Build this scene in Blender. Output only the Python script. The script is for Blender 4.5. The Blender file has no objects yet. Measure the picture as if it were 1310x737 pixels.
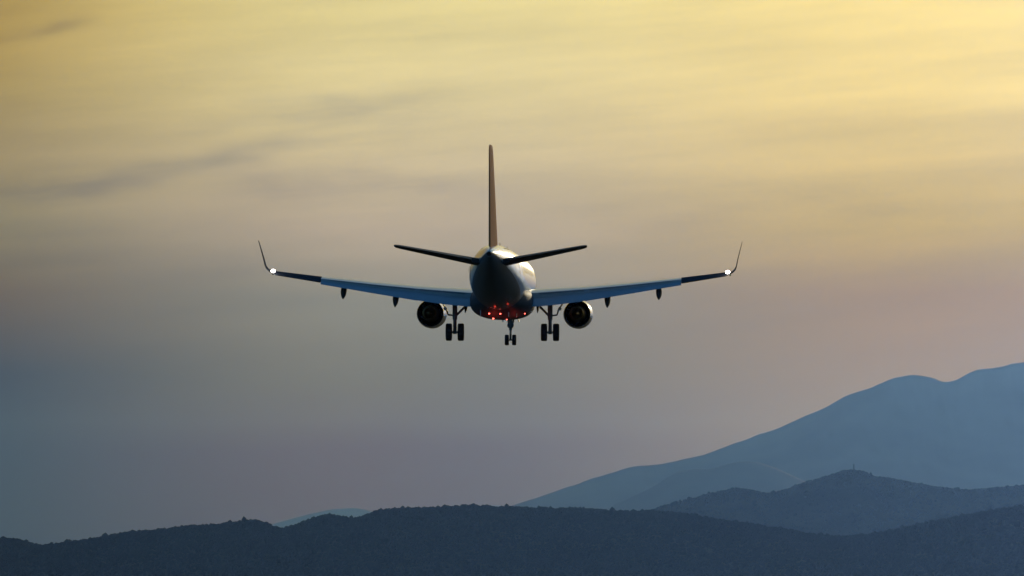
import bpy, bmesh, math, random
import numpy as np
from mathutils import Vector, Matrix, noise
R = math.radians
random.seed(7)
rng = np.random.default_rng(11)
S = bpy.context.scene
COL = S.collection

# ------------------------------------------------------------------ camera
W0, H0 = 1310, 737                     # the photograph
FPX = 8277.0                           # focal length in its pixels
HOR = 760.0                            # its row of the true horizon
CAMZ = 1.8
cam = bpy.data.cameras.new('camera')
cam.sensor_width = 36.0
cam.lens = FPX / W0 * 36.0
cam.clip_start = 0.5
cam.clip_end = 250000.0
camo = bpy.data.objects.new('camera', cam)
COL.objects.link(camo)
PITCH = math.atan((HOR - H0 / 2) / FPX)
camo.location = (0, 0, CAMZ)
camo.rotation_euler = (math.pi / 2 + PITCH, 0, 0)
S.camera = camo

def at(px, py, Y):
    """point of the place at depth Y that the photograph shows at px, py"""
    u, v = (px - W0 / 2) / FPX, (H0 / 2 - py) / FPX
    d = Vector((u, math.cos(PITCH) - v * math.sin(PITCH), math.sin(PITCH) + v * math.cos(PITCH)))
    d *= Y / d.y
    return Vector((d.x, d.y, d.z + CAMZ))

# ------------------------------------------------------------------ sun, sky, exposure
SUN_AZ, SUN_EL = 16.5, 11.0
to_sun = Vector((math.sin(R(SUN_AZ)) * math.cos(R(SUN_EL)), math.cos(R(SUN_AZ)) * math.cos(R(SUN_EL)), math.sin(R(SUN_EL))))
sun = bpy.data.lights.new('sun', 'SUN')
sun.energy = 0.82
sun.angle = R(0.6)
sun.color = (1.0, 0.86, 0.64)
suno = bpy.data.objects.new('sun', sun)
suno.rotation_euler = to_sun.to_track_quat('Z', 'Y').to_euler()
suno.location = (200, 400, 300)
COL.objects.link(suno)

def lin(c):
    return tuple((x / 255 / 12.92) if x / 255 <= .04045 else ((x / 255 + .055) / 1.055) ** 2.4 for x in c)

world = bpy.data.worlds.new('World')
S.world = world
world.use_nodes = True
nt = world.node_tree
nt.nodes.clear()

class NG:
    """small helper to write node maths"""
    def __init__(s, nt): s.nt = nt
    def n(s, t, **kw):
        x = s.nt.nodes.new(t)
        for k, v in kw.items(): setattr(x, k, v)
        return x
    def put(s, sock, v):
        if isinstance(v, bpy.types.NodeSocket): s.nt.links.new(v, sock)
        else: sock.default_value = v
    def m(s, op, a, b=0.0, c=0.0, clamp=False):
        x = s.n('ShaderNodeMath', operation=op, use_clamp=clamp)
        s.put(x.inputs[0], a); s.put(x.inputs[1], b); s.put(x.inputs[2], c)
        return x.outputs[0]
    def mix(s, f, a, b, mode='MIX'):
        x = s.n('ShaderNodeMix', data_type='RGBA', blend_type=mode)
        x.clamp_factor = True
        s.put(x.inputs[0], f); s.put(x.inputs[6], a); s.put(x.inputs[7], b)
        return x.outputs[2]
    def smooth(s, v, a, b, lo=0.0, hi=1.0):
        x = s.n('ShaderNodeMapRange', interpolation_type='SMOOTHSTEP')
        s.put(x.inputs[0], v)
        for i, q in zip((1, 2, 3, 4), (a, b, lo, hi)): x.inputs[i].default_value = q
        return x.outputs[0]
    def ramp(s, f, stops, interp='LINEAR'):
        x = s.n('ShaderNodeValToRGB')
        cr = x.color_ramp
        cr.interpolation = interp
        while len(cr.elements) < len(stops): cr.elements.new(0.5)
        for e, (p, c) in zip(cr.elements, stops):
            e.position = p
            e.color = (*c, 1)
        s.put(x.inputs[0], f)
        return x.outputs[0]
    def xyz(s, x_, y_, z_):
        x = s.n('ShaderNodeCombineXYZ')
        s.put(x.inputs[0], x_); s.put(x.inputs[1], y_); s.put(x.inputs[2], z_)
        return x.outputs[0]

# the hazy evening sky: colour by height above the horizon at three bearings (degrees), linear radiance
SKY_E = [0.15, 0.75, 1.3, 1.95, 2.65, 3.2, 3.85, 4.45, 5.2]
# linear radiance by height, already less what the haze in front of it adds
SKY = {
 -4.5: [(0.0004, 0.0004, 0.0004), (0.0005, 0.0005, 0.0005), (0.0005, 0.0005, 0.0005), (0.0055, 0.0005, 0.0005), (0.1112, 0.0634, 0.0005), (0.2058, 0.1687, 0.0690), (0.2880, 0.2151, 0.0806), (0.3256, 0.2253, 0.0305), (0.3859, 0.2412, 0.0005)],
 0.0: [(0.0586, 0.0161, 0.0004), (0.0689, 0.0189, 0.0004), (0.0811, 0.0223, 0.0005), (0.1413, 0.1090, 0.0536), (0.2136, 0.1931, 0.1632), (0.4266, 0.3427, 0.2715), (0.5960, 0.4921, 0.2993), (0.7215, 0.6094, 0.3114), (0.7529, 0.6414, 0.2765)],
 4.5: [(0.1653, 0.0890, 0.0003), (0.1945, 0.1047, 0.0003), (0.2288, 0.1232, 0.0004), (0.2692, 0.1449, 0.0004), (0.3167, 0.1705, 0.0005), (0.5023, 0.3337, 0.0005), (0.6751, 0.4878, 0.1170), (0.8709, 0.6610, 0.1936), (0.9423, 0.7295, 0.2160)],
}
g = NG(nt)
tc = g.n('ShaderNodeTexCoord')
sep = g.n('ShaderNodeSeparateXYZ')
nt.links.new(tc.outputs['Generated'], sep.inputs[0])
dx, dy, dz = sep.outputs
EL = g.m('MULTIPLY', g.m('ARCSINE', dz), 180 / math.pi)
AZ = g.m('MULTIPLY', g.m('ARCTAN2', dx, dy), 180 / math.pi)
# slow drift of the layers, so that the bands are not ruled lines
nz = g.n('ShaderNodeTexNoise', noise_dimensions='3D')
g.put(nz.inputs['Vector'], g.xyz(g.m('MULTIPLY', AZ, .16), g.m('MULTIPLY', g.m('SUBTRACT', EL, g.m('MULTIPLY', AZ, .10)), .62), 3.1))
nz.inputs['Scale'].default_value = 1.0
nz.inputs['Detail'].default_value = 3.0
drift = g.m('SUBTRACT', nz.outputs[0], .5)
ELd = g.m('MULTIPLY_ADD', drift, .55, EL)
f = g.m('DIVIDE', ELd, 6.0, clamp=True)
CLOUDS = 1.0
cols = {}
for a, cl in SKY.items():
    cols[a] = g.ramp(f, [(e / 6.0, tuple(c)) for e, c in zip(SKY_E, cl)])
front = g.mix(g.smooth(AZ, -5.5, -1.2), cols[-4.5], cols[0.0])
front = g.mix(g.smooth(AZ, -.6, 3.9), front, cols[4.5])
# thin grey-mauve cloud streaks
def streak(c0, slope, width, a0, a1, a2, a3, seed, amount, col):
    w1 = g.n('ShaderNodeTexNoise')
    g.put(w1.inputs['Vector'], g.xyz(g.m('MULTIPLY', AZ, .45), g.m('MULTIPLY', EL, .9), seed))
    w1.inputs['Scale'].default_value = 1.3
    w1.inputs['Detail'].default_value = 4.0
    e = g.m('SUBTRACT', EL, g.m('MULTIPLY_ADD', AZ, slope, c0))
    e = g.m('MULTIPLY_ADD', g.m('SUBTRACT', w1.outputs[0], .5), width * 4.2, e)
    t = g.m('DIVIDE', e, width)
    b = g.m('POWER', 2.718, g.m('MULTIPLY', g.m('MULTIPLY', t, t), -1.0))
    w2 = g.n('ShaderNodeTexNoise')
    g.put(w2.inputs['Vector'], g.xyz(g.m('MULTIPLY', AZ, .5), g.m('MULTIPLY', g.m('SUBTRACT', EL, g.m('MULTIPLY', AZ, slope)), 3.0), seed + 7.0))
    w2.inputs['Scale'].default_value = 1.2
    w2.inputs['Detail'].default_value = 5.0
    b = g.m('MULTIPLY', b, g.smooth(w2.outputs[0], .30, .66))
    b = g.m('MULTIPLY', b, g.m('MULTIPLY', g.smooth(AZ, a0, a1), g.smooth(AZ, a2, a3, 1.0, 0.0)))
    return g.m('MULTIPLY', b, amount * CLOUDS), col
streaks = [
 streak(4.27, .167, .085, -6.5, -4.2, -2.2, -1.0, 1.7, .95, (.68, .70, .86)),
 streak(4.36, .085, .17, -3.6, -2.2, -1.2, -.1, 4.4, 1.0, (.72, .74, .90)),
 streak(3.70, .05, .17, -3.2, -1.9, -.7, .8, 9.3, 1.0, (.76, .76, .90)),
 streak(6.12, .28, .07, -6.0, -4.7, -4.1, -3.5, 12.9, .9, (.62, .60, .68)),
 streak(3.36, .03, .16, .4, 1.5, 3.2, 4.6, 15.2, .95, (.80, .80, .88)),
 streak(3.25, .07, .22, -6.5, -4.4, -2.6, -.6, 21.0, .6, (.84, .84, .92)),
 streak(4.75, .04, .10, -4.2, -2.6, -1.6, -.2, 24.0, .5, (.86, .87, .94)),
 streak(4.05, .02, .12, 1.6, 2.6, 4.4, 6.0, 27.0, .5, (.88, .86, .92)),
]
for am, c in streaks:
    front = g.mix(am, front, g.mix(1.0, front, (*c, 1), 'MULTIPLY'))
# fine wisps
wz = g.n('ShaderNodeTexNoise')
g.put(wz.inputs['Vector'], g.xyz(g.m('MULTIPLY', AZ, .35), g.m('MULTIPLY', g.m('SUBTRACT', EL, g.m('MULTIPLY', AZ, .08)), 3.4), 5.5))
wz.inputs['Scale'].default_value = 1.1
wz.inputs['Detail'].default_value = 6.0
wz.inputs['Roughness'].default_value = .55
wisp = g.m('MULTIPLY_ADD', g.m('MULTIPLY', g.m('SUBTRACT', wz.outputs[0], .5), g.smooth(EL, 1.0, 3.6)), .50 * CLOUDS, 1.0)
front = g.mix(1.0, front, g.xyz(wisp, wisp, wisp), 'MULTIPLY')
# glow round the sun outside the picture, and the rest of the dome: the clear dusk sky
vm = g.n('ShaderNodeVectorMath', operation='DOT_PRODUCT')
nt.links.new(tc.outputs['Generated'], vm.inputs[0])
vm.inputs[1].default_value = tuple(to_sun)
ang = g.m('MULTIPLY', g.m('ARCCOSINE', vm.outputs['Value']), 180 / math.pi)
glow = g.smooth(ang, 2.0, 14.0, 1.0, 0.0)
front = g.mix(g.m('MINIMUM', glow, 1.0), front, (1.5, 1.2, .7, 1))
sky = g.n('ShaderNodeTexSky', sky_type='NISHITA')
sky.sun_disc = False
sky.sun_elevation = R(SUN_EL)
sky.sun_rotation = R(SUN_AZ)
sky.air_density = 1.0
sky.dust_density = 1.0
sky.ozone_density = 3.0
DUSK = 0.058
dusk = g.mix(1.0, sky.outputs[0], (DUSK * .45, DUSK * 1.0, DUSK * 1.35, 1), 'MULTIPLY')
wgt = g.m('MULTIPLY', g.smooth(ang, 24.0, 60.0, 1.0, 0.0), g.smooth(EL, 7.0, 30.0, 1.0, 0.0))
final = g.mix(wgt, dusk, front)
bg = g.n('ShaderNodeBackground')
nt.links.new(final, bg.inputs[0])
bg.inputs[1].default_value = 1.0
out = g.n('ShaderNodeOutputWorld')
nt.links.new(bg.outputs[0], out.inputs[0])
world.cycles.sampling_method = 'MANUAL'
world.cycles.sample_map_resolution = 1024

S.view_settings.view_transform = 'Standard'
S.view_settings.look = 'None'
S.view_settings.exposure = 0.0
S.view_settings.gamma = 1.0
S.view_settings.use_curve_mapping = False
S.render.engine = 'CYCLES'
S.cycles.max_bounces = 6
S.cycles.volume_bounces = 0
S.cycles.use_denoising = True
S.cycles.sample_clamp_indirect = 6.0

# ------------------------------------------------------------------ helpers
def prop(o, label=None, cat=None, group=None, kind=None):
    if label: o['label'] = label
    if cat: o['category'] = cat
    if group: o['group'] = group
    if kind: o['kind'] = kind
    return o

def mesh_obj(name, verts, faces, mat, parent=None, smooth=35, mats=None, fmat=None):
    me = bpy.data.meshes.new(name)
    me.from_pydata([tuple(v) for v in verts], [], faces)
    for m in ([mat] if mats is None else mats): me.materials.append(m)
    if fmat is not None: me.polygons.foreach_set('material_index', fmat)
    bm = bmesh.new(); bm.from_mesh(me)
    bmesh.ops.recalc_face_normals(bm, faces=bm.faces)
    bm.to_mesh(me); bm.free()
    if smooth is not None:
        me.polygons.foreach_set('use_smooth', [True] * len(me.polygons))
        me.set_sharp_from_angle(angle=R(smooth))
    me.update()
    o = bpy.data.objects.new(name, me)
    COL.objects.link(o)
    if parent is not None: o.parent = parent
    return o

class MB:
    """collects pieces of ONE part"""
    def __init__(s): s.v = []; s.f = []; s.m = []
    def add(s, v, f, mi=0):
        k = len(s.v)
        s.v += [tuple(p) for p in v]
        s.f += [tuple(i + k for i in q) for q in f]
        s.m += [mi] * len(f)
        return s
    def tube(s, a, b, r0, r1=None, n=14, mi=0):
        r1 = r0 if r1 is None else r1
        a, b = Vector(a), Vector(b)
        q = (b - a).to_track_quat('Z', 'Y')
        v = []
        for p, r in ((a, r0), (b, r1)):
            for i in range(n):
                t = 2 * math.pi * i / n
                v.append(p + q @ Vector((r * math.cos(t), r * math.sin(t), 0)))
        fs = [(i, (i + 1) % n, n + (i + 1) % n, n + i) for i in range(n)]
        fs += [tuple(range(n))[::-1], tuple(range(n, 2 * n))]
        return s.add(v, fs, mi)
    def box(s, c, d, rot=None, mi=0):
        v = []
        for x in (-1, 1):
            for y in (-1, 1):
                for z in (-1, 1):
                    p = Vector((x * d[0] / 2, y * d[1] / 2, z * d[2] / 2))
                    if rot is not None: p = rot @ p
                    v.append(Vector(c) + p)
        fs = [(0, 1, 3, 2), (4, 6, 7, 5), (0, 4, 5, 1), (2, 3, 7, 6), (0, 2, 6, 4), (1, 5, 7, 3)]
        return s.add(v, fs, mi)
    def lathe(s, c, prof, axis='Y', n=36, mi=0, closed=False):
        """prof: list of (along, radius)"""
        v = []
        for (t, r) in prof:
            for i in range(n):
                a = 2 * math.pi * i / n
                if axis == 'Y': p = (r * math.cos(a), t, r * math.sin(a))
                elif axis == 'X': p = (t, r * math.cos(a), r * math.sin(a))
                else: p = (r * math.cos(a), r * math.sin(a), t)
                v.append(Vector(c) + Vector(p))
        fs = []
        m = len(prof)
        for k in range(m if closed else m - 1):
            k2 = (k + 1) % m
            for i in range(n):
                j = (i + 1) % n
                fs.append((k * n + i, k * n + j, k2 * n + j, k2 * n + i))
        if not closed:
            fs.append(tuple(range(n))[::-1])
            fs.append(tuple(range((m - 1) * n, m * n)))
        return s.add(v, fs, mi)
    def loft(s, rings, caps=True, mi=0):
        n = len(rings[0]); v = [p for r in rings for p in r]; fs = []
        for k in range(len(rings) - 1):
            for i in range(n):
                j = (i + 1) % n
                fs.append((k * n + i, k * n + j, (k + 1) * n + j, (k + 1) * n + i))
        if caps:
            fs.append(tuple(range(n))[::-1]); fs.append(tuple(range((len(rings) - 1) * n, len(rings) * n)))
        return s.add(v, fs, mi)
    def build(s, name, mat, parent=None, smooth=35):
        ms = mat if isinstance(mat, (list, tuple)) else [mat]
        return mesh_obj(name, s.v, s.f, None, parent, smooth, ms, s.m)

def material(name, base, rough=.5, metal=0.0, coat=0.0, emit=None, estr=0.0, vary=0.0, vscale=1.0, bump=0.0, bscale=20, spec=.5):
    m = bpy.data.materials.new(name)
    m.use_nodes = True
    t = m.node_tree
    b = t.nodes['Principled BSDF']
    b.inputs['Base Color'].default_value = (*base, 1)
    b.inputs['Roughness'].default_value = rough
    b.inputs['Metallic'].default_value = metal
    b.inputs['Coat Weight'].default_value = coat
    b.inputs['Coat Roughness'].default_value = .12
    b.inputs['Specular IOR Level'].default_value = spec
    if emit:
        b.inputs['Emission Color'].default_value = (*emit, 1)
        b.inputs['Emission Strength'].default_value = estr
    q = NG(t)
    if vary:
        co = q.n('ShaderNodeTexCoord')
        no = q.n('ShaderNodeTexNoise')
        t.links.new(co.outputs['Object'], no.inputs['Vector'])
        no.inputs['Scale'].default_value = vscale
        no.inputs['Detail'].default_value = 6
        k = q.m('MULTIPLY_ADD', q.m('SUBTRACT', no.outputs[0], .5), 2 * vary, 1.0)
        t.links.new(q.mix(1.0, (*base, 1), q.xyz(k, k, k), 'MULTIPLY'), b.inputs['Base Color'])
        t.links.new(q.m('MULTIPLY_ADD', q.m('SUBTRACT', no.outputs[0], .5), vary, rough), b.inputs['Roughness'])
    if bump:
        co = q.n('ShaderNodeTexCoord')
        no = q.n('ShaderNodeTexNoise')
        t.links.new(co.outputs['Object'], no.inputs['Vector'])
        no.inputs['Scale'].default_value = bscale
        no.inputs['Detail'].default_value = 5
        bp = q.n('ShaderNodeBump')
        bp.inputs['Strength'].default_value = bump
        t.links.new(no.outputs[0], bp.inputs['Height'])
        t.links.new(bp.outputs[0], b.inputs['Normal'])
    return m

# ------------------------------------------------------------------ ground, hills, haze
def land_material(name, dark, light, scale):
    m = bpy.data.materials.new(name)
    m.use_nodes = True
    t = m.node_tree; q = NG(t)
    b = t.nodes['Principled BSDF']
    co = q.n('ShaderNodeTexCoord')
    no = q.n('ShaderNodeTexNoise'); no.inputs['Detail'].default_value = 8
    no.inputs['Scale'].default_value = scale
    t.links.new(co.outputs['Object'], no.inputs['Vector'])
    t.links.new(q.ramp(no.outputs[0], [(.35, dark), (.68, light)]), b.inputs['Base Color'])
    b.inputs['Roughness'].default_value = .95
    b.inputs['Specular IOR Level'].default_value = .1
    bp = q.n('ShaderNodeBump'); bp.inputs['Strength'].default_value = .6; bp.inputs['Distance'].default_value = 6.0
    t.links.new(no.outputs[0], bp.inputs['Height']); t.links.new(bp.outputs[0], b.inputs['Normal'])
    return m

m_field = land_material('dry_field', (.030, .034, .018), (.075, .070, .040), .02)
m_wood = land_material('wooded_slope', (.018, .026, .014), (.045, .055, .028), .012)
m_wood_far = land_material('distant_wooded_slope', (.022, .030, .020), (.055, .060, .036), .004)
m_rock = land_material('bare_mountain', (.19, .110, .075), (.31, .195, .135), .0012)

GX = 84000.0
prop(mesh_obj('ground', [(-GX, -3000, 0), (GX, -3000, 0), (GX, 66500, 0), (-GX, 66500, 0)], [(0, 1, 2, 3)], m_field, smooth=None), kind='structure')

HILL_H = {}
def crest_fn(profile, Y, rough, seed, ext):
    xs = np.array([p[0] for p in profile], float); ys = np.array([p[1] for p in profile], float)
    pts = [at(a, b, Y) for a, b in profile]
    X = np.array([p.x for p in pts]); Z = np.array([p.z for p in pts])
    def fn(x):
        if x < X[0]:
            z = Z[0] + (ext[0] - Z[0]) * (1 - math.exp(-(X[0] - x) / (abs(X[-1] - X[0]) * .9)))
        elif x > X[-1]:
            z = Z[-1] + (ext[1] - Z[-1]) * (1 - math.exp(-(x - X[-1]) / (abs(X[-1] - X[0]) * .9)))
        else:
            # smooth interpolation between the measured points
            i = min(max(int(np.searchsorted(X, x)) - 1, 0), len(X) - 2)
            t = (x - X[i]) / (X[i + 1] - X[i])
            m0 = (Z[min(i + 1, len(X) - 1)] - Z[max(i - 1, 0)]) / (X[min(i + 1, len(X) - 1)] - X[max(i - 1, 0)])
            m1 = (Z[min(i + 2, len(X) - 1)] - Z[i]) / (X[min(i + 2, len(X) - 1)] - X[i])
            h = X[i + 1] - X[i]
            z = (2*t**3 - 3*t**2 + 1) * Z[i] + (t**3 - 2*t**2 + t) * h * m0 + (-2*t**3 + 3*t**2) * Z[i+1] + (t**3 - t**2) * h * m1
        k = Y / FPX
        z += rough * k * noise.fractal(Vector((x / (k * 34), seed, 0)), 1.0, 2.0, 4)
        return z
    return fn

def ridge(name, profile, Y, depth, mat, seed, rough=1.0, ext=(60, 60), gully=.16, nu=420, nv=41, spread=1.6, jag=0.0):
    """one range of hills: crest line at depth Y, slopes falling to both sides over 'depth' metres, cut by gullies"""
    fn = crest_fn(profile, Y, rough, seed, ext)
    x0 = at(0, 400, Y).x * (1 + spread); x1 = at(W0, 400, Y).x * (1 + spread)
    us = np.linspace(x0, x1, nu)
    vs = [-1 + 2 * j / (nv - 1) for j in range(nv)]
    vs = [math.copysign(abs(v) ** 1.35, v) for v in vs]
    verts = []; grid = np.zeros((nu, nv))
    for i, x in enumerate(us):
        c = max(fn(x), 5.0)
        for j, v in enumerate(vs):
            a = abs(v)
            base = c * (1 - a) ** 1.15 * (1 + .35 * a)
            yw = v * depth
            p = Vector((x / (depth * .55) + .25 * v, v * .5, seed * 3.7))
            n1 = noise.ridged_multi_fractal(p, 1.0, 2.1, 5, 1.0, 2.0) if hasattr(noise, 'ridged_multi_fractal') else noise.fractal(p, 1.0, 2.1, 5)
            cut = gully * c * (1.0 - min(n1 / 2.0, 1.2)) * min(1, a * 4) * (1 - a * .6)
            bend = depth * .10 * noise.noise(Vector((x / (depth * .9), seed, 2.0)))
            z = max(base - max(cut, -0.02 * c), -3.0)
            if a >= .999: z = -3.0
            grid[i, j] = z
            verts.append((x, Y + yw + bend, z))
    faces = [(i * nv + j, (i + 1) * nv + j, (i + 1) * nv + j + 1, i * nv + j + 1) for i in range(nu - 1) for j in range(nv - 1)]
    o = mesh_obj(name, verts, faces, mat, smooth=180)
    prop(o, kind='structure')
    return o, fn, us, vs, verts, nv

near_p = [(-20,692),(0,691),(25,692),(52,699),(80,696),(120,690),(160,683),(200,679),(240,675),(280,672),(318,667),(338,670),(355,677),(372,675),(395,666),(418,659),(436,662),(455,664),(480,656),(510,652),(545,651),(580,649),(610,648),(640,650),(680,651),(720,652),(760,653),(800,656),(838,655),(880,660),(930,668),(985,676),(1035,684),(1080,688),(1130,682),(1180,672),(1230,662),(1275,654),(1330,646)]
mid_p = [(560,690),(640,676),(720,668),(790,660),(830,654),(860,645),(890,637),(915,631),(938,626),(962,628),(985,632),(1010,625),(1040,615),(1065,608),(1078,603),(1092,602),(1105,604),(1120,611),(1140,613),(1165,618),(1200,624),(1240,627),(1280,624),(1330,620)]
spur_p = [(700,672),(760,655),(800,640),(835,622),(860,607),(885,600),(905,600),(930,594),(955,590),(980,594),(1010,606),(1050,625),(1090,640)]
far_p = [(560,672),(620,655),(660,645),(690,636),(720,626),(760,612),(800,600),(850,592),(900,582),(940,566),(980,553),(1020,538),(1060,519),(1090,504),(1120,493),(1148,482),(1172,478),(1192,482),(1208,488),(1224,485),(1245,475),(1270,470),(1300,464),(1330,460)]
faint_p = [(300,690),(345,672),(375,663),(400,657),(430,651),(458,650),(478,655),(500,662),(540,668),(580,660),(612,650),(630,646),(660,650),(720,665)]
D_FAINT, D_FAR, D_SPUR, D_MID, D_NEAR = 62000.0, 42000.0, 36000.0, 22000.0, 15000.0
ridge('mountain_range', faint_p, D_FAINT, 3000, m_rock, 5.1, .7, (100, 250), nu=300)
ridge('mountain_range', far_p, D_FAR, 4300, m_rock, 2.3, 2.0, (150, 1500), gully=.34, nu=620, nv=61)
ridge('mountain_range', spur_p, D_SPUR, 2000, m_rock, 7.7, .9, (200, 200), gully=.2, nu=360)
hill_mid = ridge('hills', mid_p, D_MID, 1100, m_wood_far, 3.9, .6, (120, 420), nu=460)
hill_near = ridge('hills', near_p, D_NEAR, 720, m_wood, 1.4, .5, (140, 260), nu=520, nv=49)

# woods that cover the two nearer ranges: far off, one mass of crowns
def wood(name, hill, n_crest, n_slope, size, mat, label, seed):
    o, fn, us, vs, verts, nv = hill
    V = np.array(verts).reshape(len(us), nv, 3)
    jc = int(np.argmin(np.abs(np.array(vs))))
    rg = np.random.default_rng(seed)
    x_lim = at(W0 + 60, 400, V[len(us) // 2, jc, 1]).x
    ok = np.where(np.abs(us) < x_lim)[0]
    i0, i1 = ok[0], ok[-1]
    n = n_crest + n_slope
    ui = rg.uniform(i0, i1 - 1, n)
    vj = np.concatenate([jc + rg.normal(0, .8, n_crest), rg.uniform(jc * .02, jc, n_slope)])
    vj = np.clip(vj, 0, nv - 2.001)
    a = ui.astype(int); b = vj.astype(int); fa = (ui - a)[:, None]; fb = (vj - b)[:, None]
    P = (V[a, b] * (1 - fa) * (1 - fb) + V[a + 1, b] * fa * (1 - fb) + V[a, b + 1] * (1 - fa) * fb + V[a + 1, b + 1] * fa * fb)
    # rounded crown of 12 corners, each copy bent its own way
    t = (1 + 5 ** .5) / 2
    ico = np.array([(-1,t,0),(1,t,0),(-1,-t,0),(1,-t,0),(0,-1,t),(0,1,t),(0,-1,-t),(0,1,-t),(t,0,-1),(t,0,1),(-t,0,-1),(-t,0,1)]) / math.hypot(1, t)
    fc = np.array([(0,11,5),(0,5,1),(0,1,7),(0,7,10),(0,10,11),(1,5,9),(5,11,4),(11,10,2),(10,7,6),(7,1,8),(3,9,4),(3,4,2),(3,2,6),(3,6,8),(3,8,9),(4,9,5),(2,4,11),(6,2,10),(8,6,7),(9,8,1)])
    r = size * rg.lognormal(0, .33, n)[:, None, None]
    st = np.stack([rg.uniform(.8, 1.3, n), rg.uniform(.8, 1.3, n), rg.uniform(.8, 1.7, n)], 1)[:, None, :]
    VV = ico[None] * st * r * (1 + rg.uniform(-.22, .22, (n, 12, 1)))
    VV = VV + P[:, None, :] + np.array([0, 0, 1.0]) * r * .35
    F = (fc[None] + (np.arange(n) * 12)[:, None, None]).reshape(-1, 3)
    me = bpy.data.meshes.new(name)
    me.vertices.add(n * 12); me.vertices.foreach_set('co', VV.reshape(-1))
    me.loops.add(len(F) * 3); me.loops.foreach_set('vertex_index', F.reshape(-1))
    me.polygons.add(len(F)); me.polygons.foreach_set('loop_start', np.arange(len(F)) * 3); me.polygons.foreach_set('loop_total', np.full(len(F), 3))
    me.update(calc_edges=True)
    me.materials.append(mat)
    ob = bpy.data.objects.new(name, me); COL.objects.link(ob)
    prop(ob, label, 'wood', kind='stuff')
m_leaf = material('tree_foliage', (.022, .030, .016), .95, vary=.15, vscale=.05, spec=.05)
wood('hillside_wood', hill_near, 9000, 44000, 2.3, m_leaf, 'dark wood covering the nearest hills along the bottom', 3)
wood('hillside_wood', hill_mid, 6500, 16000, 2.7, m_leaf, 'hazy wood covering the hill that carries the mast', 4)

# haze: one closed box of even air
def haze_box(x, y0, y1, z0, z1):
    v = [(a, b, c) for a in (-x, x) for b in (y0, y1) for c in (z0, z1)]
    f_ = [(0, 1, 3, 2), (4, 6, 7, 5), (0, 4, 5, 1), (2, 3, 7, 6), (0, 2, 6, 4), (1, 5, 7, 3)]
    m = bpy.data.materials.new('haze'); m.use_nodes = True
    t = m.node_tree; t.nodes.clear()
    pv = t.nodes.new('ShaderNodeVolumePrincipled')
    pv.inputs['Color'].default_value = (.118, .262, .84, 1)
    pv.inputs['Absorption Color'].default_value = (1, 1, 1, 1)
    pv.inputs['Density'].default_value = 2.2e-5
    pv.inputs['Anisotropy'].default_value = .9
    ou = t.nodes.new('ShaderNodeOutputMaterial')
    t.links.new(pv.outputs[0], ou.inputs['Volume'])
    prop(mesh_obj('haze', v, f_, m, smooth=None), 'pale blue evening haze over the hills', 'haze', kind='stuff')
haze_box(86000, -4000, 67500, -5, 1800)

# mast on the top of the second range
m_steel = material('weathered_steel', (.10, .10, .105), .6, .3)
m_conc = material('old_concrete', (.22, .21, .20), .9, vary=.2, vscale=.4)
mx = at(1092, 602, D_MID)
mast_z = hill_mid[1](mx.x) - 2.0
mast = bpy.data.objects.new('lookout_tower', None); COL.objects.link(mast)
mi_ = int(np.argmin(np.abs(hill_mid[2] - mx.x)))
vmid = hill_mid[4][mi_ * hill_mid[5] + int(np.argmin(np.abs(np.array(hill_mid[3]))))]
mast.location = (mx.x, vmid[1], mast_z)
prop(mast, 'slender lookout tower standing on the hilltop before the far mountain', 'tower')
MB().lathe((0, 0, 0), [(0, 3.2), (6, 2.7), (14, 2.2), (19, 2.0)], 'Z', 16).build('shaft', m_steel, mast)
MB().lathe((0, 0, 0), [(18.6, 2.1), (19.4, 3.2), (22.0, 3.3), (22.5, 2.4), (24.2, 1.1)], 'Z', 16).build('cabin', m_steel, mast)
MB().tube((0, 0, 24), (0, 0, 31), .6, .25, 8).build('antenna', m_steel, mast)
hut = MB().box((-8.5, 0, 2.2), (11, 7, 4.4))
hut.add([(-14.4, -3.9, 4.35), (-2.6, -3.9, 4.35), (-2.6, 3.9, 4.35), (-14.4, 3.9, 4.35), (-12, 0, 6.4), (-5, 0, 6.4)], [(0, 1, 5, 4), (2, 3, 4, 5), (0, 4, 3), (1, 2, 5), (3, 2, 1, 0)])
hut.build('hut', m_conc, mast)

# ------------------------------------------------------------------ the airliner
ZB = 3.35                                   # axis of the fuselage above the wheels' lowest point
PLANE_Y = 350.0
ref = at(643.0, 359, PLANE_Y)               # where the axis passes over the main wheels
plane = bpy.data.objects.new('airliner', None); COL.objects.link(plane)
rotm = Matrix.Rotation(R(-2.2), 4, 'Z') @ Matrix.Rotation(R(1.65), 4, 'X') @ Matrix.Rotation(R(.25), 4, 'Y')
plane.matrix_world = Matrix.Translation(ref) @ rotm @ Matrix.Translation((0, 0, -ZB))
prop(plane, 'twin engine jet airliner seen from behind, wheels down, coming in to land', 'airplane')

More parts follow.
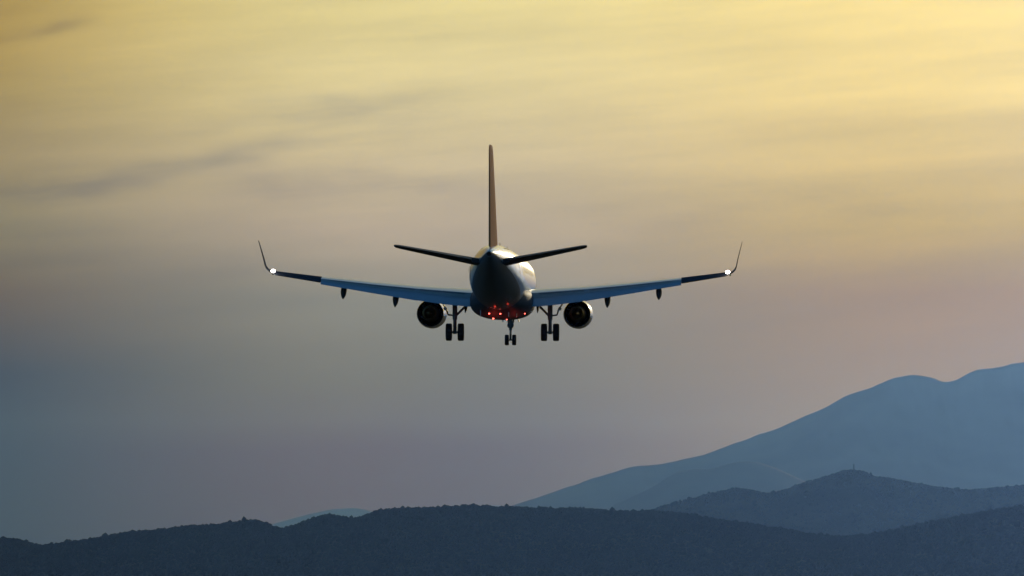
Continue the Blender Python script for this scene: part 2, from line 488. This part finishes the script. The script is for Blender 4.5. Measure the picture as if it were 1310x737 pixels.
m_white = material('white_paint', (.78, .78, .77), .28, coat=.6, vary=.05, vscale=.7)
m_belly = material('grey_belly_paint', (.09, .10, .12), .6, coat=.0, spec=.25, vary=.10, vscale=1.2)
m_wing = material('wing_grey_paint', (.52, .56, .60), .32, coat=.3, vary=.08, vscale=1.5)
m_matt = material('dimmed_tip_paint', (.075, .085, .105), .9, vary=.1, vscale=2, spec=0.0)  # outer wing and aileron: missing sky reflection put into a darker colour
m_nacelle = material('nacelle_paint', (.05, .053, .06), .35, coat=.6, vary=.08, vscale=1.0)
m_dark = material('dark_grey_paint', (.045, .048, .055), .6, vary=.1, vscale=2, spec=.25)
m_fin = material('russet_fin_paint', (.62, .205, .08), .8, vary=.08, vscale=1.0, spec=.08)
m_metal = material('bare_metal', (.42, .42, .43), .3, 1.0, vary=.15, vscale=4)
m_bronze = material('heat_tinted_metal', (.55, .36, .15), .36, 1.0, vary=.2, vscale=5)
m_black = material('soot_black', (.012, .012, .013), .7)
m_rubber = material('tyre_rubber', (.018, .018, .019), .8)
m_gear = material('gear_strut_paint', (.20, .20, .21), .45, vary=.15, vscale=6)
m_glass = material('window_glass', (.015, .018, .022), .06)
m_strobe = material('white_light', (.9, .9, .9), .2, emit=(1, .93, .90), estr=14.0)
m_red = material('red_light', (.5, .02, .02), .2, emit=(1, .10, .07), estr=7.0)
m_green = material('green_navigation_lens', (.02, .25, .08), .1)
m_redlens = material('red_navigation_lens', (.3, .02, .02), .1)

def A(x, y, z): return Vector((x, y, z + ZB))    # airliner axes: x right, y forward, z from the fuselage axis

# fuselage colour: white above, dark grey below a soft line rising aft
def fuselage_colour():
    m = material('fuselage_paint', (.8, .8, .8), .26, coat=.6)
    t = m.node_tree; q = NG(t); b = t.nodes['Principled BSDF']
    co = q.n('ShaderNodeTexCoord'); sp = q.n('ShaderNodeSeparateXYZ')
    t.links.new(co.outputs['Object'], sp.inputs[0])
    no = q.n('ShaderNodeTexNoise'); no.inputs['Scale'].default_value = 1.1; no.inputs['Detail'].default_value = 6
    t.links.new(co.outputs['Object'], no.inputs['Vector'])
    k = q.m('MULTIPLY_ADD', q.m('SUBTRACT', no.outputs[0], .5), .16, 1.0)
    # rows of skin joints
    seam = q.m('LESS_THAN', q.m('ABSOLUTE', q.m('SUBTRACT', q.m('FRACT', q.m('DIVIDE', sp.outputs[1], 2.1)), .5)), .006)
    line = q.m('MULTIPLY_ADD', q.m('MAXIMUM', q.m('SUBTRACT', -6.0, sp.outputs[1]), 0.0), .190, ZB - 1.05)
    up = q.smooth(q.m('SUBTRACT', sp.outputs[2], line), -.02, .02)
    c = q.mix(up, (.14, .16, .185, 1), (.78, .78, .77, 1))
    c = q.mix(1.0, c, q.xyz(k, k, k), 'MULTIPLY')
    c = q.mix(q.m('MULTIPLY', seam, .35), c, (.2, .2, .2, 1))
    t.links.new(c, b.inputs['Base Color'])
    t.links.new(q.m('MULTIPLY_ADD', up, .38, .22), b.inputs['Coat Weight'])
    t.links.new(q.m('MULTIPLY_ADD', up, -.4, .66), b.inputs['Roughness'])
    t.links.new(q.m('MULTIPLY_ADD', up, .25, .25), b.inputs['Specular IOR Level'])
    return m
m_fus = fuselage_colour()

# --- fuselage
FS = [(14.0,-.55,.03,.03),(13.92,-.54,.17,.16),(13.75,-.51,.33,.31),(13.3,-.42,.62,.60),(12.5,-.26,.97,1.0),(11.5,-.11,1.25,1.36),(10.2,0,1.44,1.60),(9.0,0,1.505,1.675),(4,0,1.505,1.675),(0,0,1.505,1.675),(-4,0,1.505,1.675),(-6,.01,1.50,1.66),(-8,.09,1.45,1.58),(-10,.26,1.31,1.41),(-12,.47,1.09,1.18),(-14,.68,.80,.87),(-16,.87,.48,.54),(-17.0,.98,.27,.30),(-17.4,1.03,.15,.17)]
def catmull(rows, per=5):
    out_ = []
    n = len(rows)
    for i in range(n - 1):
        p = [np.array(rows[max(min(k, n - 1), 0)], float) for k in (i - 1, i, i + 1, i + 2)]
        for s_ in range(per):
            t = s_ / per
            h = p[2][0] - p[1][0]
            m0 = (p[2] - p[0]) / ((p[2][0] - p[0][0]) or 1) * h
            m1 = (p[3] - p[1]) / ((p[3][0] - p[1][0]) or 1) * h
            q = (2*t**3-3*t**2+1)*p[1] + (t**3-2*t**2+t)*m0 + (-2*t**3+3*t**2)*p[2] + (t**3-t**2)*m1
            out_.append(q)
    out_.append(np.array(rows[-1], float))
    return out_
def ring(y, zc, rx, rz, n=56, ex=2.0):
    r = []
    for i in range(n):
        t = 2 * math.pi * i / n
        c, s_ = math.cos(t), math.sin(t)
        r.append(A(rx * math.copysign(abs(c) ** (2 / ex), c), y, zc + rz * math.copysign(abs(s_) ** (2 / ex), s_)))
    return r
FSS = catmull(FS)
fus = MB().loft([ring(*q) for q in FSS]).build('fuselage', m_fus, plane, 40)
def fus_at(y):
    ys = [q[0] for q in FSS][::-1]
    return [float(np.interp(y, ys, [q[k] for q in FSS][::-1])) for k in (1, 2, 3)]
# tail cone exhaust of the auxiliary unit
e = MB(); e.lathe(A(0, 0, 1.03), [(-17.38, .125), (-17.6, .12), (-17.6, .10), (-17.42, .10)], n=24)
e.build('exhaust_pipe', m_black, plane)
# cabin windows, doors, cockpit glass
def on_skin(y, ang_, off=.006):
    zc, rx, rz = fus_at(y)
    return A((rx + off) * math.cos(ang_), y, zc + (rz + off) * math.sin(ang_))
def skin_patch(name, y0, y1, a0, a1, mat, side, off=.006, rnd=True, nu=8, nv=8):
    b_ = MB(); v = []
    for i in range(nu + 1):
        for j in range(nv + 1):
            u, w = -1 + 2 * i / nu, -1 + 2 * j / nv
            if rnd:
                l = max(abs(u), abs(w)) / ((abs(u) ** 4 + abs(w) ** 4) ** .25 or 1)
                u, w = u * l, w * l
            p = on_skin((y0 + y1) / 2 + u * (y1 - y0) / 2, (a0 + a1) / 2 + w * (a1 - a0) / 2, off)
            if side < 0: p.x = -p.x
            v.append(p)
    fs = [(i * (nv + 1) + j, (i + 1) * (nv + 1) + j, (i + 1) * (nv + 1) + j + 1, i * (nv + 1) + j + 1) for i in range(nu) for j in range(nv)]
    b_.add(v, fs)
    o = b_.build(name, mat, fus, None)
    return o
win0 = {}
for side in (-1, 1):
    for k in range(22):
        y = 8.1 - k * .79
        if k == 0:
            win0[side] = skin_patch('cabin_window', -.13, .13, .16, .38, m_glass, side)
            for v in win0[side].data.vertices: pass
            win0[side].location = (0, y, 0)
        else:
            c = win0[side].copy(); COL.objects.link(c); c.parent = fus; c.location = (0, y, 0)
    for y0, y1, a0, a1 in ((9.15, 10.0, -.42, .72), (-9.9, -9.1, -.36, .75)):
        skin_patch('door', y0, y1, a0, a1, m_white, side, .012)
    skin_patch('cockpit_window', 12.1, 12.75, .35, .75, m_glass, side, .01)
    skin_patch('cockpit_window', 12.3, 12.95, .85, 1.38, m_glass, side, .01)
for s_ in (-1, 1):
    skin_patch('tail_seam', -12.7, -10.2, .93, .99, m_dark, s_, .01, False, 10, 2)
skin_patch('access_panel', -10.6, -10.1, 1.12, 1.30, m_dark, 1, .01, False, 4, 3)
# blade antennas
for y, s_, h in ((6.2, 1, .34), (-3.6, 1, .30), (5.9, -1, .28)):
    zc, rx, rz = fus_at(y)
    z0 = zc + s_ * (rz - .02)
    MB().loft([[A(-.025, y - .2, z0), A(.025, y - .2, z0), A(.025, y + .22, z0), A(-.025, y + .22, z0)],
               [A(-.008, y - .24, z0 + s_ * h), A(.008, y - .24, z0 + s_ * h), A(.008, y - .02, z0 + s_ * h), A(-.008, y - .02, z0 + s_ * h)]]).build('blade_antenna', m_dark, fus, None)

# --- belly fairing with its red lamps
BF = [(6.3,-1.2,.35,.30),(5.6,-1.2,.95,.62),(4.4,-1.18,1.42,.84),(2.8,-1.15,1.66,.95),(0,-1.15,1.70,.97),(-2.4,-1.15,1.66,.93),(-4.0,-1.1,1.45,.78),(-5.2,-1.02,1.0,.60),(-6.0,-1.0,.42,.42)]
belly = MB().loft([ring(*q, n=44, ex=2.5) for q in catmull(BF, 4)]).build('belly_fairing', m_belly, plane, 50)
def lamp(name, pos, energy, color, radius, parent):
    l = bpy.data.lights.new(name, 'POINT'); l.energy = energy; l.color = color; l.shadow_soft_size = radius
    o = bpy.data.objects.new(name, l); COL.objects.link(o); o.parent = parent; o.location = pos
    return o
def blob(pos, r, name, mat, parent, sq=(1, 1, 1)):
    prof = [(-math.cos(math.pi * k / 10) * r, max(math.sin(math.pi * k / 10) * r, .002)) for k in range(11)]
    b_ = MB(); b_.lathe((0, 0, 0), prof, 'Z', 16)
    b_.v = [(v[0] * sq[0] + pos[0], v[1] * sq[1] + pos[1], v[2] * sq[2] + pos[2]) for v in b_.v]
    return b_.build(name, mat, parent, 60)
def fairing_z(x, y):
    q = [float(np.interp(-y, [-b[0] for b in BF], [b[k] for b in BF])) for k in (1, 2, 3)]
    return q[0] - q[2] * (1 - min(abs(x) / q[1], 1) ** 2.5) ** .4
for x, y, r in ((-.55, -4.1, .045), (.05, -4.2, .045), (-.40, -2.4, .05), (1.30, -2.6, .04), (.28, -1.3, .04)):
    blob(A(x, y, fairing_z(x, y) - .015), r, 'red_lamp', m_red, belly)
lamp('beacon_glow', A(-.35, -3.4, -2.5), 6, (1, .06, .04), .12, plane)
lamp('beacon_glow', A(.95, -3.0, -2.5), 5, (1, .06, .04), .12, plane)
for x, y in ((-1.0, -4.2), (.5, -4.4), (.9, -3.6)):
    MB().tube(A(x, y, -1.5), A(x, y - .12, -2.02), .035, .02, 8).build('drain_mast', m_metal, belly)

# --- aerofoil surfaces
def foil(n=14, c0=0.0, c1=1.0, t=.12, camber=.015):
    def half(x): return 5 * t * (.2969 * math.sqrt(max(x, 0)) - .126 * x - .3516 * x**2 + .2843 * x**3 - .1020 * x**4)
    def cm(x): return camber * 4 * x * (1 - x)
    xs = [c0 + (c1 - c0) * (1 - math.cos(math.pi * i / n)) / 2 for i in range(n + 1)]
    up = [(x, cm(x) + half(x)) for x in xs]
    lo = [(x, cm(x) - half(x) - (.0006 if x >= .999 else 0)) for x in xs]
    return up[::-1] + lo[(1 if c0 <= 1e-6 else 0):]
def section(le, chord, prof, inc=0.0, phi=0.0, sx=1, vertical=False):
    """le: leading edge; prof: chord fractions; inc: nose-up angle; phi: cant of the surface normal"""
    ci, si = math.cos(R(inc)), math.sin(R(inc))
    cp, sp_ = math.cos(R(phi)), math.sin(R(phi))
    pts = []
    for fx, fz in prof:
        yb = -(fx * ci - fz * si * -1 * 0) * chord + fz * si * chord
        zb = -fx * si * chord + fz * ci * chord
        if vertical: p = A(le[0] + zb, le[1] + yb, le[2])
        else: p = A(le[0] - zb * sp_, le[1] + yb, le[2] + zb * cp)
        p.x *= sx
        pts.append(p)
    return pts
XS = [1.25, 2.8, 4.6, 6.8, 9.7, 12.2]
def LE(x): return 3.4 - .48 * (x - 1.3)
def TE(x): return -1.9 if x < 4.6 else -1.9 - 1.3 * (x - 4.6) / 7.6
def CH(x): return LE(x) - TE(x)
def ZW(x): return float(np.interp(x, [1.25, 4.6, 6.8, 9.7, 12.2], [-.80, -.50, -.29, .03, .36]))
def TT(x): return float(np.interp(x, [1.25, 4.6, 12.2], [.135, .125, .14]))
def INC(x): return float(np.interp(x, [1.25, 12.2], [2.4, 3.6]))
FLAPC = .74
def chord_pt(x, fx, dz=0):
    c = CH(x); i = R(INC(x))
    return (x, LE(x) - fx * c * math.cos(i), ZW(x) - fx * c * math.sin(i) + dz)

def build_wing(sx):
    wing = MB().loft([section((x, LE(x), ZW(x)), CH(x), foil(16, 0, FLAPC, TT(x)), INC(x), 0, sx) for x in (.9, *XS[:-1])]).loft([section((x, LE(x), ZW(x)), CH(x), foil(16, 0, FLAPC, TT(x)), INC(x), 0, sx) for x in XS[-2:]], False, 1).build('wing', [m_wing, m_matt], plane, 30)
    # flaps let down, in two panels, and the aileron left level
    for (xa, xb, defl) in ((1.55, 4.5405, (18, 21)), (4.5415, 9.70, (22, 18))):
        secs = []
        for x in np.linspace(xa, xb, 5):
            c = CH(x)
            u = (x - xa) / (xb - xa)
            fc = min(.27 * c, 1.22) * (1 if xa < 4 else 1 - .16 * u)
            p = chord_pt(x, FLAPC + .005, -.018 * c)
            secs.append(section(p, fc, foil(12, 0, 1, .16, .03), INC(x) + defl[0] + (defl[1] - defl[0]) * u, 0, sx))
        MB().loft(secs).build('flap', m_wing, wing, 30)
    secs = []
    for x in np.linspace(9.72, 12.1, 4):
        secs.append(section(chord_pt(x, FLAPC + .004, -.010 * CH(x)), .262 * CH(x), foil(10, 0, 1, .26, -.02), INC(x) + 4, 0, sx))
    MB().loft(secs).build('aileron', m_matt, wing, 30)
    # spoiler panels lying on the upper skin
    for xa, xb in ((2.0, 3.2), (3.25, 4.45), (4.7, 6.2), (6.25, 7.75), (7.8, 9.3)):
        secs = []
        for x in np.linspace(xa, xb, 3):
            c = CH(x); t = TT(x)
            up = [q for q in foil(16, 0, FLAPC, t) if q[0] > .58][: 6]
            up = sorted(up)
            up = [(.60, np.interp(.60, [u[0] for u in up], [u[1] for u in up])), (FLAPC + .03, up[-1][1] - .006)]
            pr = [(up[0][0], up[0][1] + .001), (up[1][0], up[1][1] + .006), (up[1][0], up[1][1]), (up[0][0], up[0][1] - .004)]
            secs.append(section((x, LE(x), ZW(x)), c, pr, INC(x), 0, sx))
        MB().loft(secs).build('spoiler', m_wing, wing, 20)
    # winglet
    wl = []
    for x, z, y, c, phi in ((12.2, .36, LE(12.2), 1.37, 0), (12.44, .44, -2.0, 1.25, 22), (12.58, .57, -2.2, 1.12, 48), (12.655, .74, -2.42, .98, 70), (12.73, 1.1, -2.7, .82, 76), (12.97, 2.04, -3.45, .42, 76)):
        wl.append(section((x, y, z), c, foil(12, 0, 1, .09 if phi < 60 else .06, .0), 1.0, phi, sx))
    MB().loft(wl).build('winglet', m_matt, wing, 40)
    # canoe fairings of the flap tracks, hanging under the flaps
    for x, defl, w in ((1.95, 19, .18), (5.72, 21, .34), (8.50, 19, .33)):
        c = CH(x); h0 = chord_pt(x, FLAPC - .16)
        fc = min(.27 * c, 1.22)
        drop = fc * math.sin(R(defl + INC(x))) + .16 * c * math.sin(R(INC(x))) + (.42 if x < 3 else .58)
        l = .16 * c + fc * math.cos(R(defl)) - .06
        rings_ = []
        for k in range(13):
            s_ = k / 12
            env = max(math.sin(math.pi * min(s_ * .93 + .04, 1.0)) ** .85, .03)
            y = h0[1] + .35 - s_ * (l + .35)
            zc = h0[2] - .14 - (drop - .14) * s_ ** 1.25
            rings_.append([Vector((sx * (x + w / 2 * env * math.cos(t)), y, ZB + zc + (.24 * env) * math.sin(t))) for t in [2 * math.pi * i / 14 for i in range(14)]])
        MB().loft(rings_).build('flap_track_fairing', m_dark, wing, 50)
    # lamps of the wing tip
    tip = Vector((sx * 12.20, -3.34, ZB + .42))
    blob(tip, .11, 'tip_light', m_strobe, wing, (1.1, .9, .85))
    blob(Vector((sx * 12.33, -1.86, ZB + .29)), .07, 'navigation_light', m_green if sx > 0 else m_redlens, wing, (.8, 1.4, .7))
    return wing
build_wing(-1); build_wing(1)

# --- engines
def build_engine(sx):
    c = A(sx * 4.0, 0, -1.76)
    prof = [(2.7, .66), (2.1, .685), (1.62, .70), (1.60, .725), (2.2, .775), (3.0, .80), (3.9, .80), (4.6, .765), (4.92, .70), (5.0, .645), (4.9, .60), (4.5, .585), (4.0, .60), (3.4, .63)]
    nac = MB().lathe(c, prof, n=48, closed=True).build('engine', m_nacelle, plane, 40)
    MB().lathe(c, [(4.92, .702), (5.0, .647), (4.985, .628), (4.9, .598), (4.895, .596), (4.995, .650), (4.925, .7055)], n=48, closed=True).build('inlet_lip', m_metal, nac, 60)
    f_ = MB().lathe(c, [(4.1, .59), (4.14, .18), (4.1, .17)], n=36)
    for k in range(24):
        a = 2 * math.pi * k / 24
        rot = Matrix.Rotation(-a, 3, 'Y')
        f_.add([c + rot @ Vector(p) for p in ((-.02, 4.30, .16), (.05, 4.16, .17), (.09, 4.16, .58), (-.06, 4.30, .58))], [(0, 1, 2, 3)])
    f_.build('fan', m_gear, nac, None)
    MB().lathe(c, [(4.14, .18), (4.4, .13), (4.6, .05), (4.64, .005)], n=24).build('spinner', m_gear, nac, 50)
    # outlet vanes behind the fan, deep in the duct
    ov = MB().lathe(c, [(2.72, .66), (2.70, .30)], n=36)
    for k in range(28):
        a = 2 * math.pi * k / 28
        rot = Matrix.Rotation(-a, 3, 'Y')
        ov.add([c + rot @ Vector(p) for p in ((-.015, 2.68, .40), (.015, 2.42, .40), (.015, 2.42, .655), (-.015, 2.68, .655))], [(0, 1, 2, 3)])
    ov.build('outlet_vanes', m_black, nac, None)
    MB().lathe(c, [(2.7, .46), (2.2, .47), (1.7, .45), (1.2, .385), (.95, .345), (.94, .325), (1.3, .33), (1.75, .33)], n=40).build('core_nozzle', m_bronze, nac, 40)
    MB().lathe(c, [(1.7, .335), (1.65, .23), (1.3, .22), (.95, .16), (.66, .07), (.55, .01)], n=28).build('exhaust_cone', m_bronze, nac, 40)
    py = []
    for z, y0, l, t in ((-1.12, 4.3, 4.2, .07), (-.95, 4.1, 4.5, .075), (-.72, 3.2, 3.9, .08), (-.50, 2.2, 2.9, .09)):
        py.append(section((sx * 4.0, y0, z), l, foil(12, 0, 1, t, 0), 0, 0, 1, True))
    MB().loft(py).build('pylon', m_wing, nac, 40)
build_engine(-1); build_engine(1)

# --- tail
def build_stabilizer(sx):
    rows = [(.25, -12.9, 3.15, .58), (.9, -13.2, 2.80, .70), (4.7, -15.0, 1.30, 1.42), (4.93, -15.25, 1.0, 1.46), (4.99, -15.5, .66, 1.475)]
    st = MB().loft([section((x, y, z), c, foil(12, 0, .70, .135 + .005 * x, 0), -1.5, 0, sx) for x, y, c, z in rows]).build('horizontal_stabilizer', m_dark, plane, 35)
    MB().loft([section((x, y, z), c, foil(10, .707, 1, .135 + .005 * x, 0), -1.5, 0, sx) for x, y, c, z in [(1.0, -13.25, 2.76, .72), *rows[2:]]]).build('elevator', m_dark, st, 35)
build_stabilizer(-1); build_stabilizer(1)
fr = [(1.1, -10.6, 5.35, .085), (1.75, -11.2, 4.75, .094), (4.2, -13.15, 3.45, .094), (6.38, -14.95, 2.42, .09), (6.62, -15.25, 2.05, .085), (6.68, -15.6, 1.6, .07)]
fin = MB().loft([section((0, y, z), c, foil(14, 0, .68, t, 0), 0, 0, 1, True) for z, y, c, t in fr]).build('tail_fin', m_fin, plane, 35)
MB().loft([section((0, y, z), c, foil(10, .688, 1, t, 0), 0, 0, 1, True) for z, y, c, t in [(1.36, -10.85, 5.08, .089), *fr[1:]]]).build('rudder', m_fin, fin, 35)
MB().loft([[A(-.02, -7.6, 1.55), A(.02, -7.6, 1.55), A(.02, -7.6, 1.66), A(-.02, -7.6, 1.66)],
           [A(-.10, -10.0, 1.35), A(.10, -10.0, 1.35), A(.03, -10.0, 2.0), A(-.03, -10.0, 2.0)],
           [A(-.17, -12.2, 1.2), A(.17, -12.2, 1.2), A(.08, -12.2, 2.75), A(-.08, -12.2, 2.75)]]).build('dorsal_fillet', m_fin, fin, 30)

# --- landing gear
def wheel(name_parent, x, y, z, r, w):
    pr = []
    for t in range(0, 19):
        a = math.pi * t / 18
        pr.append((-w / 2 * math.copysign(abs(math.cos(a)) ** .55, math.cos(a)), r * (.80 + .20 * math.sin(a) ** .6 if t not in (0, 18) else .78)))
    b_ = MB()
    b_.lathe((x, y, z), [(-w * .40, r * .45), *[(p[0], p[1]) for p in pr], (w * .40, r * .45)], 'X', 30, 0)
    b_.lathe((x, y, z), [(-w * .43, .02), (-w * .42, r * .40), (-w * .38, r * .52), (w * .38, r * .52), (w * .42, r * .40), (w * .43, .02)], 'X', 24, 1)
    for g_ in (-.25, 0, .25):                       # tread grooves
        b_.lathe((x, y, z), [(g_ * w - .008, r * .97), (g_ * w - .008, r * 1.006), (g_ * w + .008, r * 1.006), (g_ * w + .008, r * .97)], 'X', 30, 0)
    return b_.build('wheel', [m_rubber, m_gear], name_parent, 40)
def build_main_gear(sx):
    X = sx * 2.58
    b_ = MB()
    b_.tube(A(X, -.05, -.9), A(X, 0, -2.05), .14, .13, 16).tube(A(X, 0, -2.0), A(X, 0, -2.82), .095, n=16)
    b_.tube(A(X - .42, 0, -2.80), A(X + .42, 0, -2.80), .06, n=12)
    b_.tube(A(X, 0, -2.05), A(X, 0, -2.12), .13, n=16).tube(A(X, 0, -2.68), A(X, 0, -2.9), .10, n=14)
    b_.tube(A(X, -.10, -2.10), A(X, -.34, -2.42), .045, n=8).tube(A(X, -.34, -2.42), A(X, -.08, -2.74), .045, n=8)   # torque link
    gear = b_.build('main_landing_gear', m_gear, plane, 40)
    wheel(gear, X - .325, 0, A(0, 0, -2.80).z, .475, .33); wheel(gear, X + .325, 0, A(0, 0, -2.80).z, .475, .33)
    MB().tube(A(X - sx * .05, 0, -1.92), A(sx * 2.12, .05, -1.50), .065, n=10).tube(A(sx * 2.12, .05, -1.50), A(sx * 1.72, .1, -1.22), .07, n=10).build('side_brace', m_gear, gear, 40)
    MB().tube(A(X, 0, -1.9), A(X + sx * .38, 0, -1.86), .045, n=8).tube(A(X + sx * .36, 0, -1.88), A(X + sx * .46, 0, -1.6), .04, n=8).build('retraction_link', m_gear, gear, 40)
    rot = Matrix.Rotation(R(sx * 32), 3, 'Y')
    MB().box(A(X + sx * .56, .05, -1.42), (.05, .95, .62), rot).box(A(X + sx * .52, .05, -1.52), (.16, .5, .16), rot).build('gear_door', m_white, gear, 20)
build_main_gear(-1); build_main_gear(1)
b_ = MB()
b_.tube(A(0, 11.45, -1.35), A(0, 11.4, -2.55), .10, .09, 14).tube(A(0, 11.4, -2.5), A(0, 11.36, -3.12), .06, n=12)
b_.tube(A(-.27, 11.36, -3.10), A(.27, 11.36, -3.10), .045, n=10)
b_.tube(A(0, 11.4, -2.1), A(0, 11.4, -2.42), .15, n=14).box(A(.0, 11.3, -2.28), (.36, .16, .16))
b_.tube(A(0, 11.3, -2.55), A(0, 11.05, -2.8), .035, n=8).tube(A(0, 11.05, -2.8), A(0, 11.3, -3.05), .035, n=8)
nose = b_.build('nose_landing_gear', m_gear, plane, 40)
for s_ in (-1, 1): wheel(nose, s_ * .205, 11.36, A(0, 0, -3.10).z, .30, .23)
MB().tube(A(-.12, 11.42, -2.2), A(-.2, 12.5, -1.45), .05, n=8).tube(A(.12, 11.42, -2.2), A(.2, 12.5, -1.45), .05, n=8).build('drag_brace', m_gear, nose, 40)
for s_ in (-1, 1):
    MB().box(A(s_ * .40, 11.9, -1.78), (.035, 1.5, .62), Matrix.Rotation(R(-s_ * 10), 3, 'Y')).build('gear_door', m_white, nose, 20)
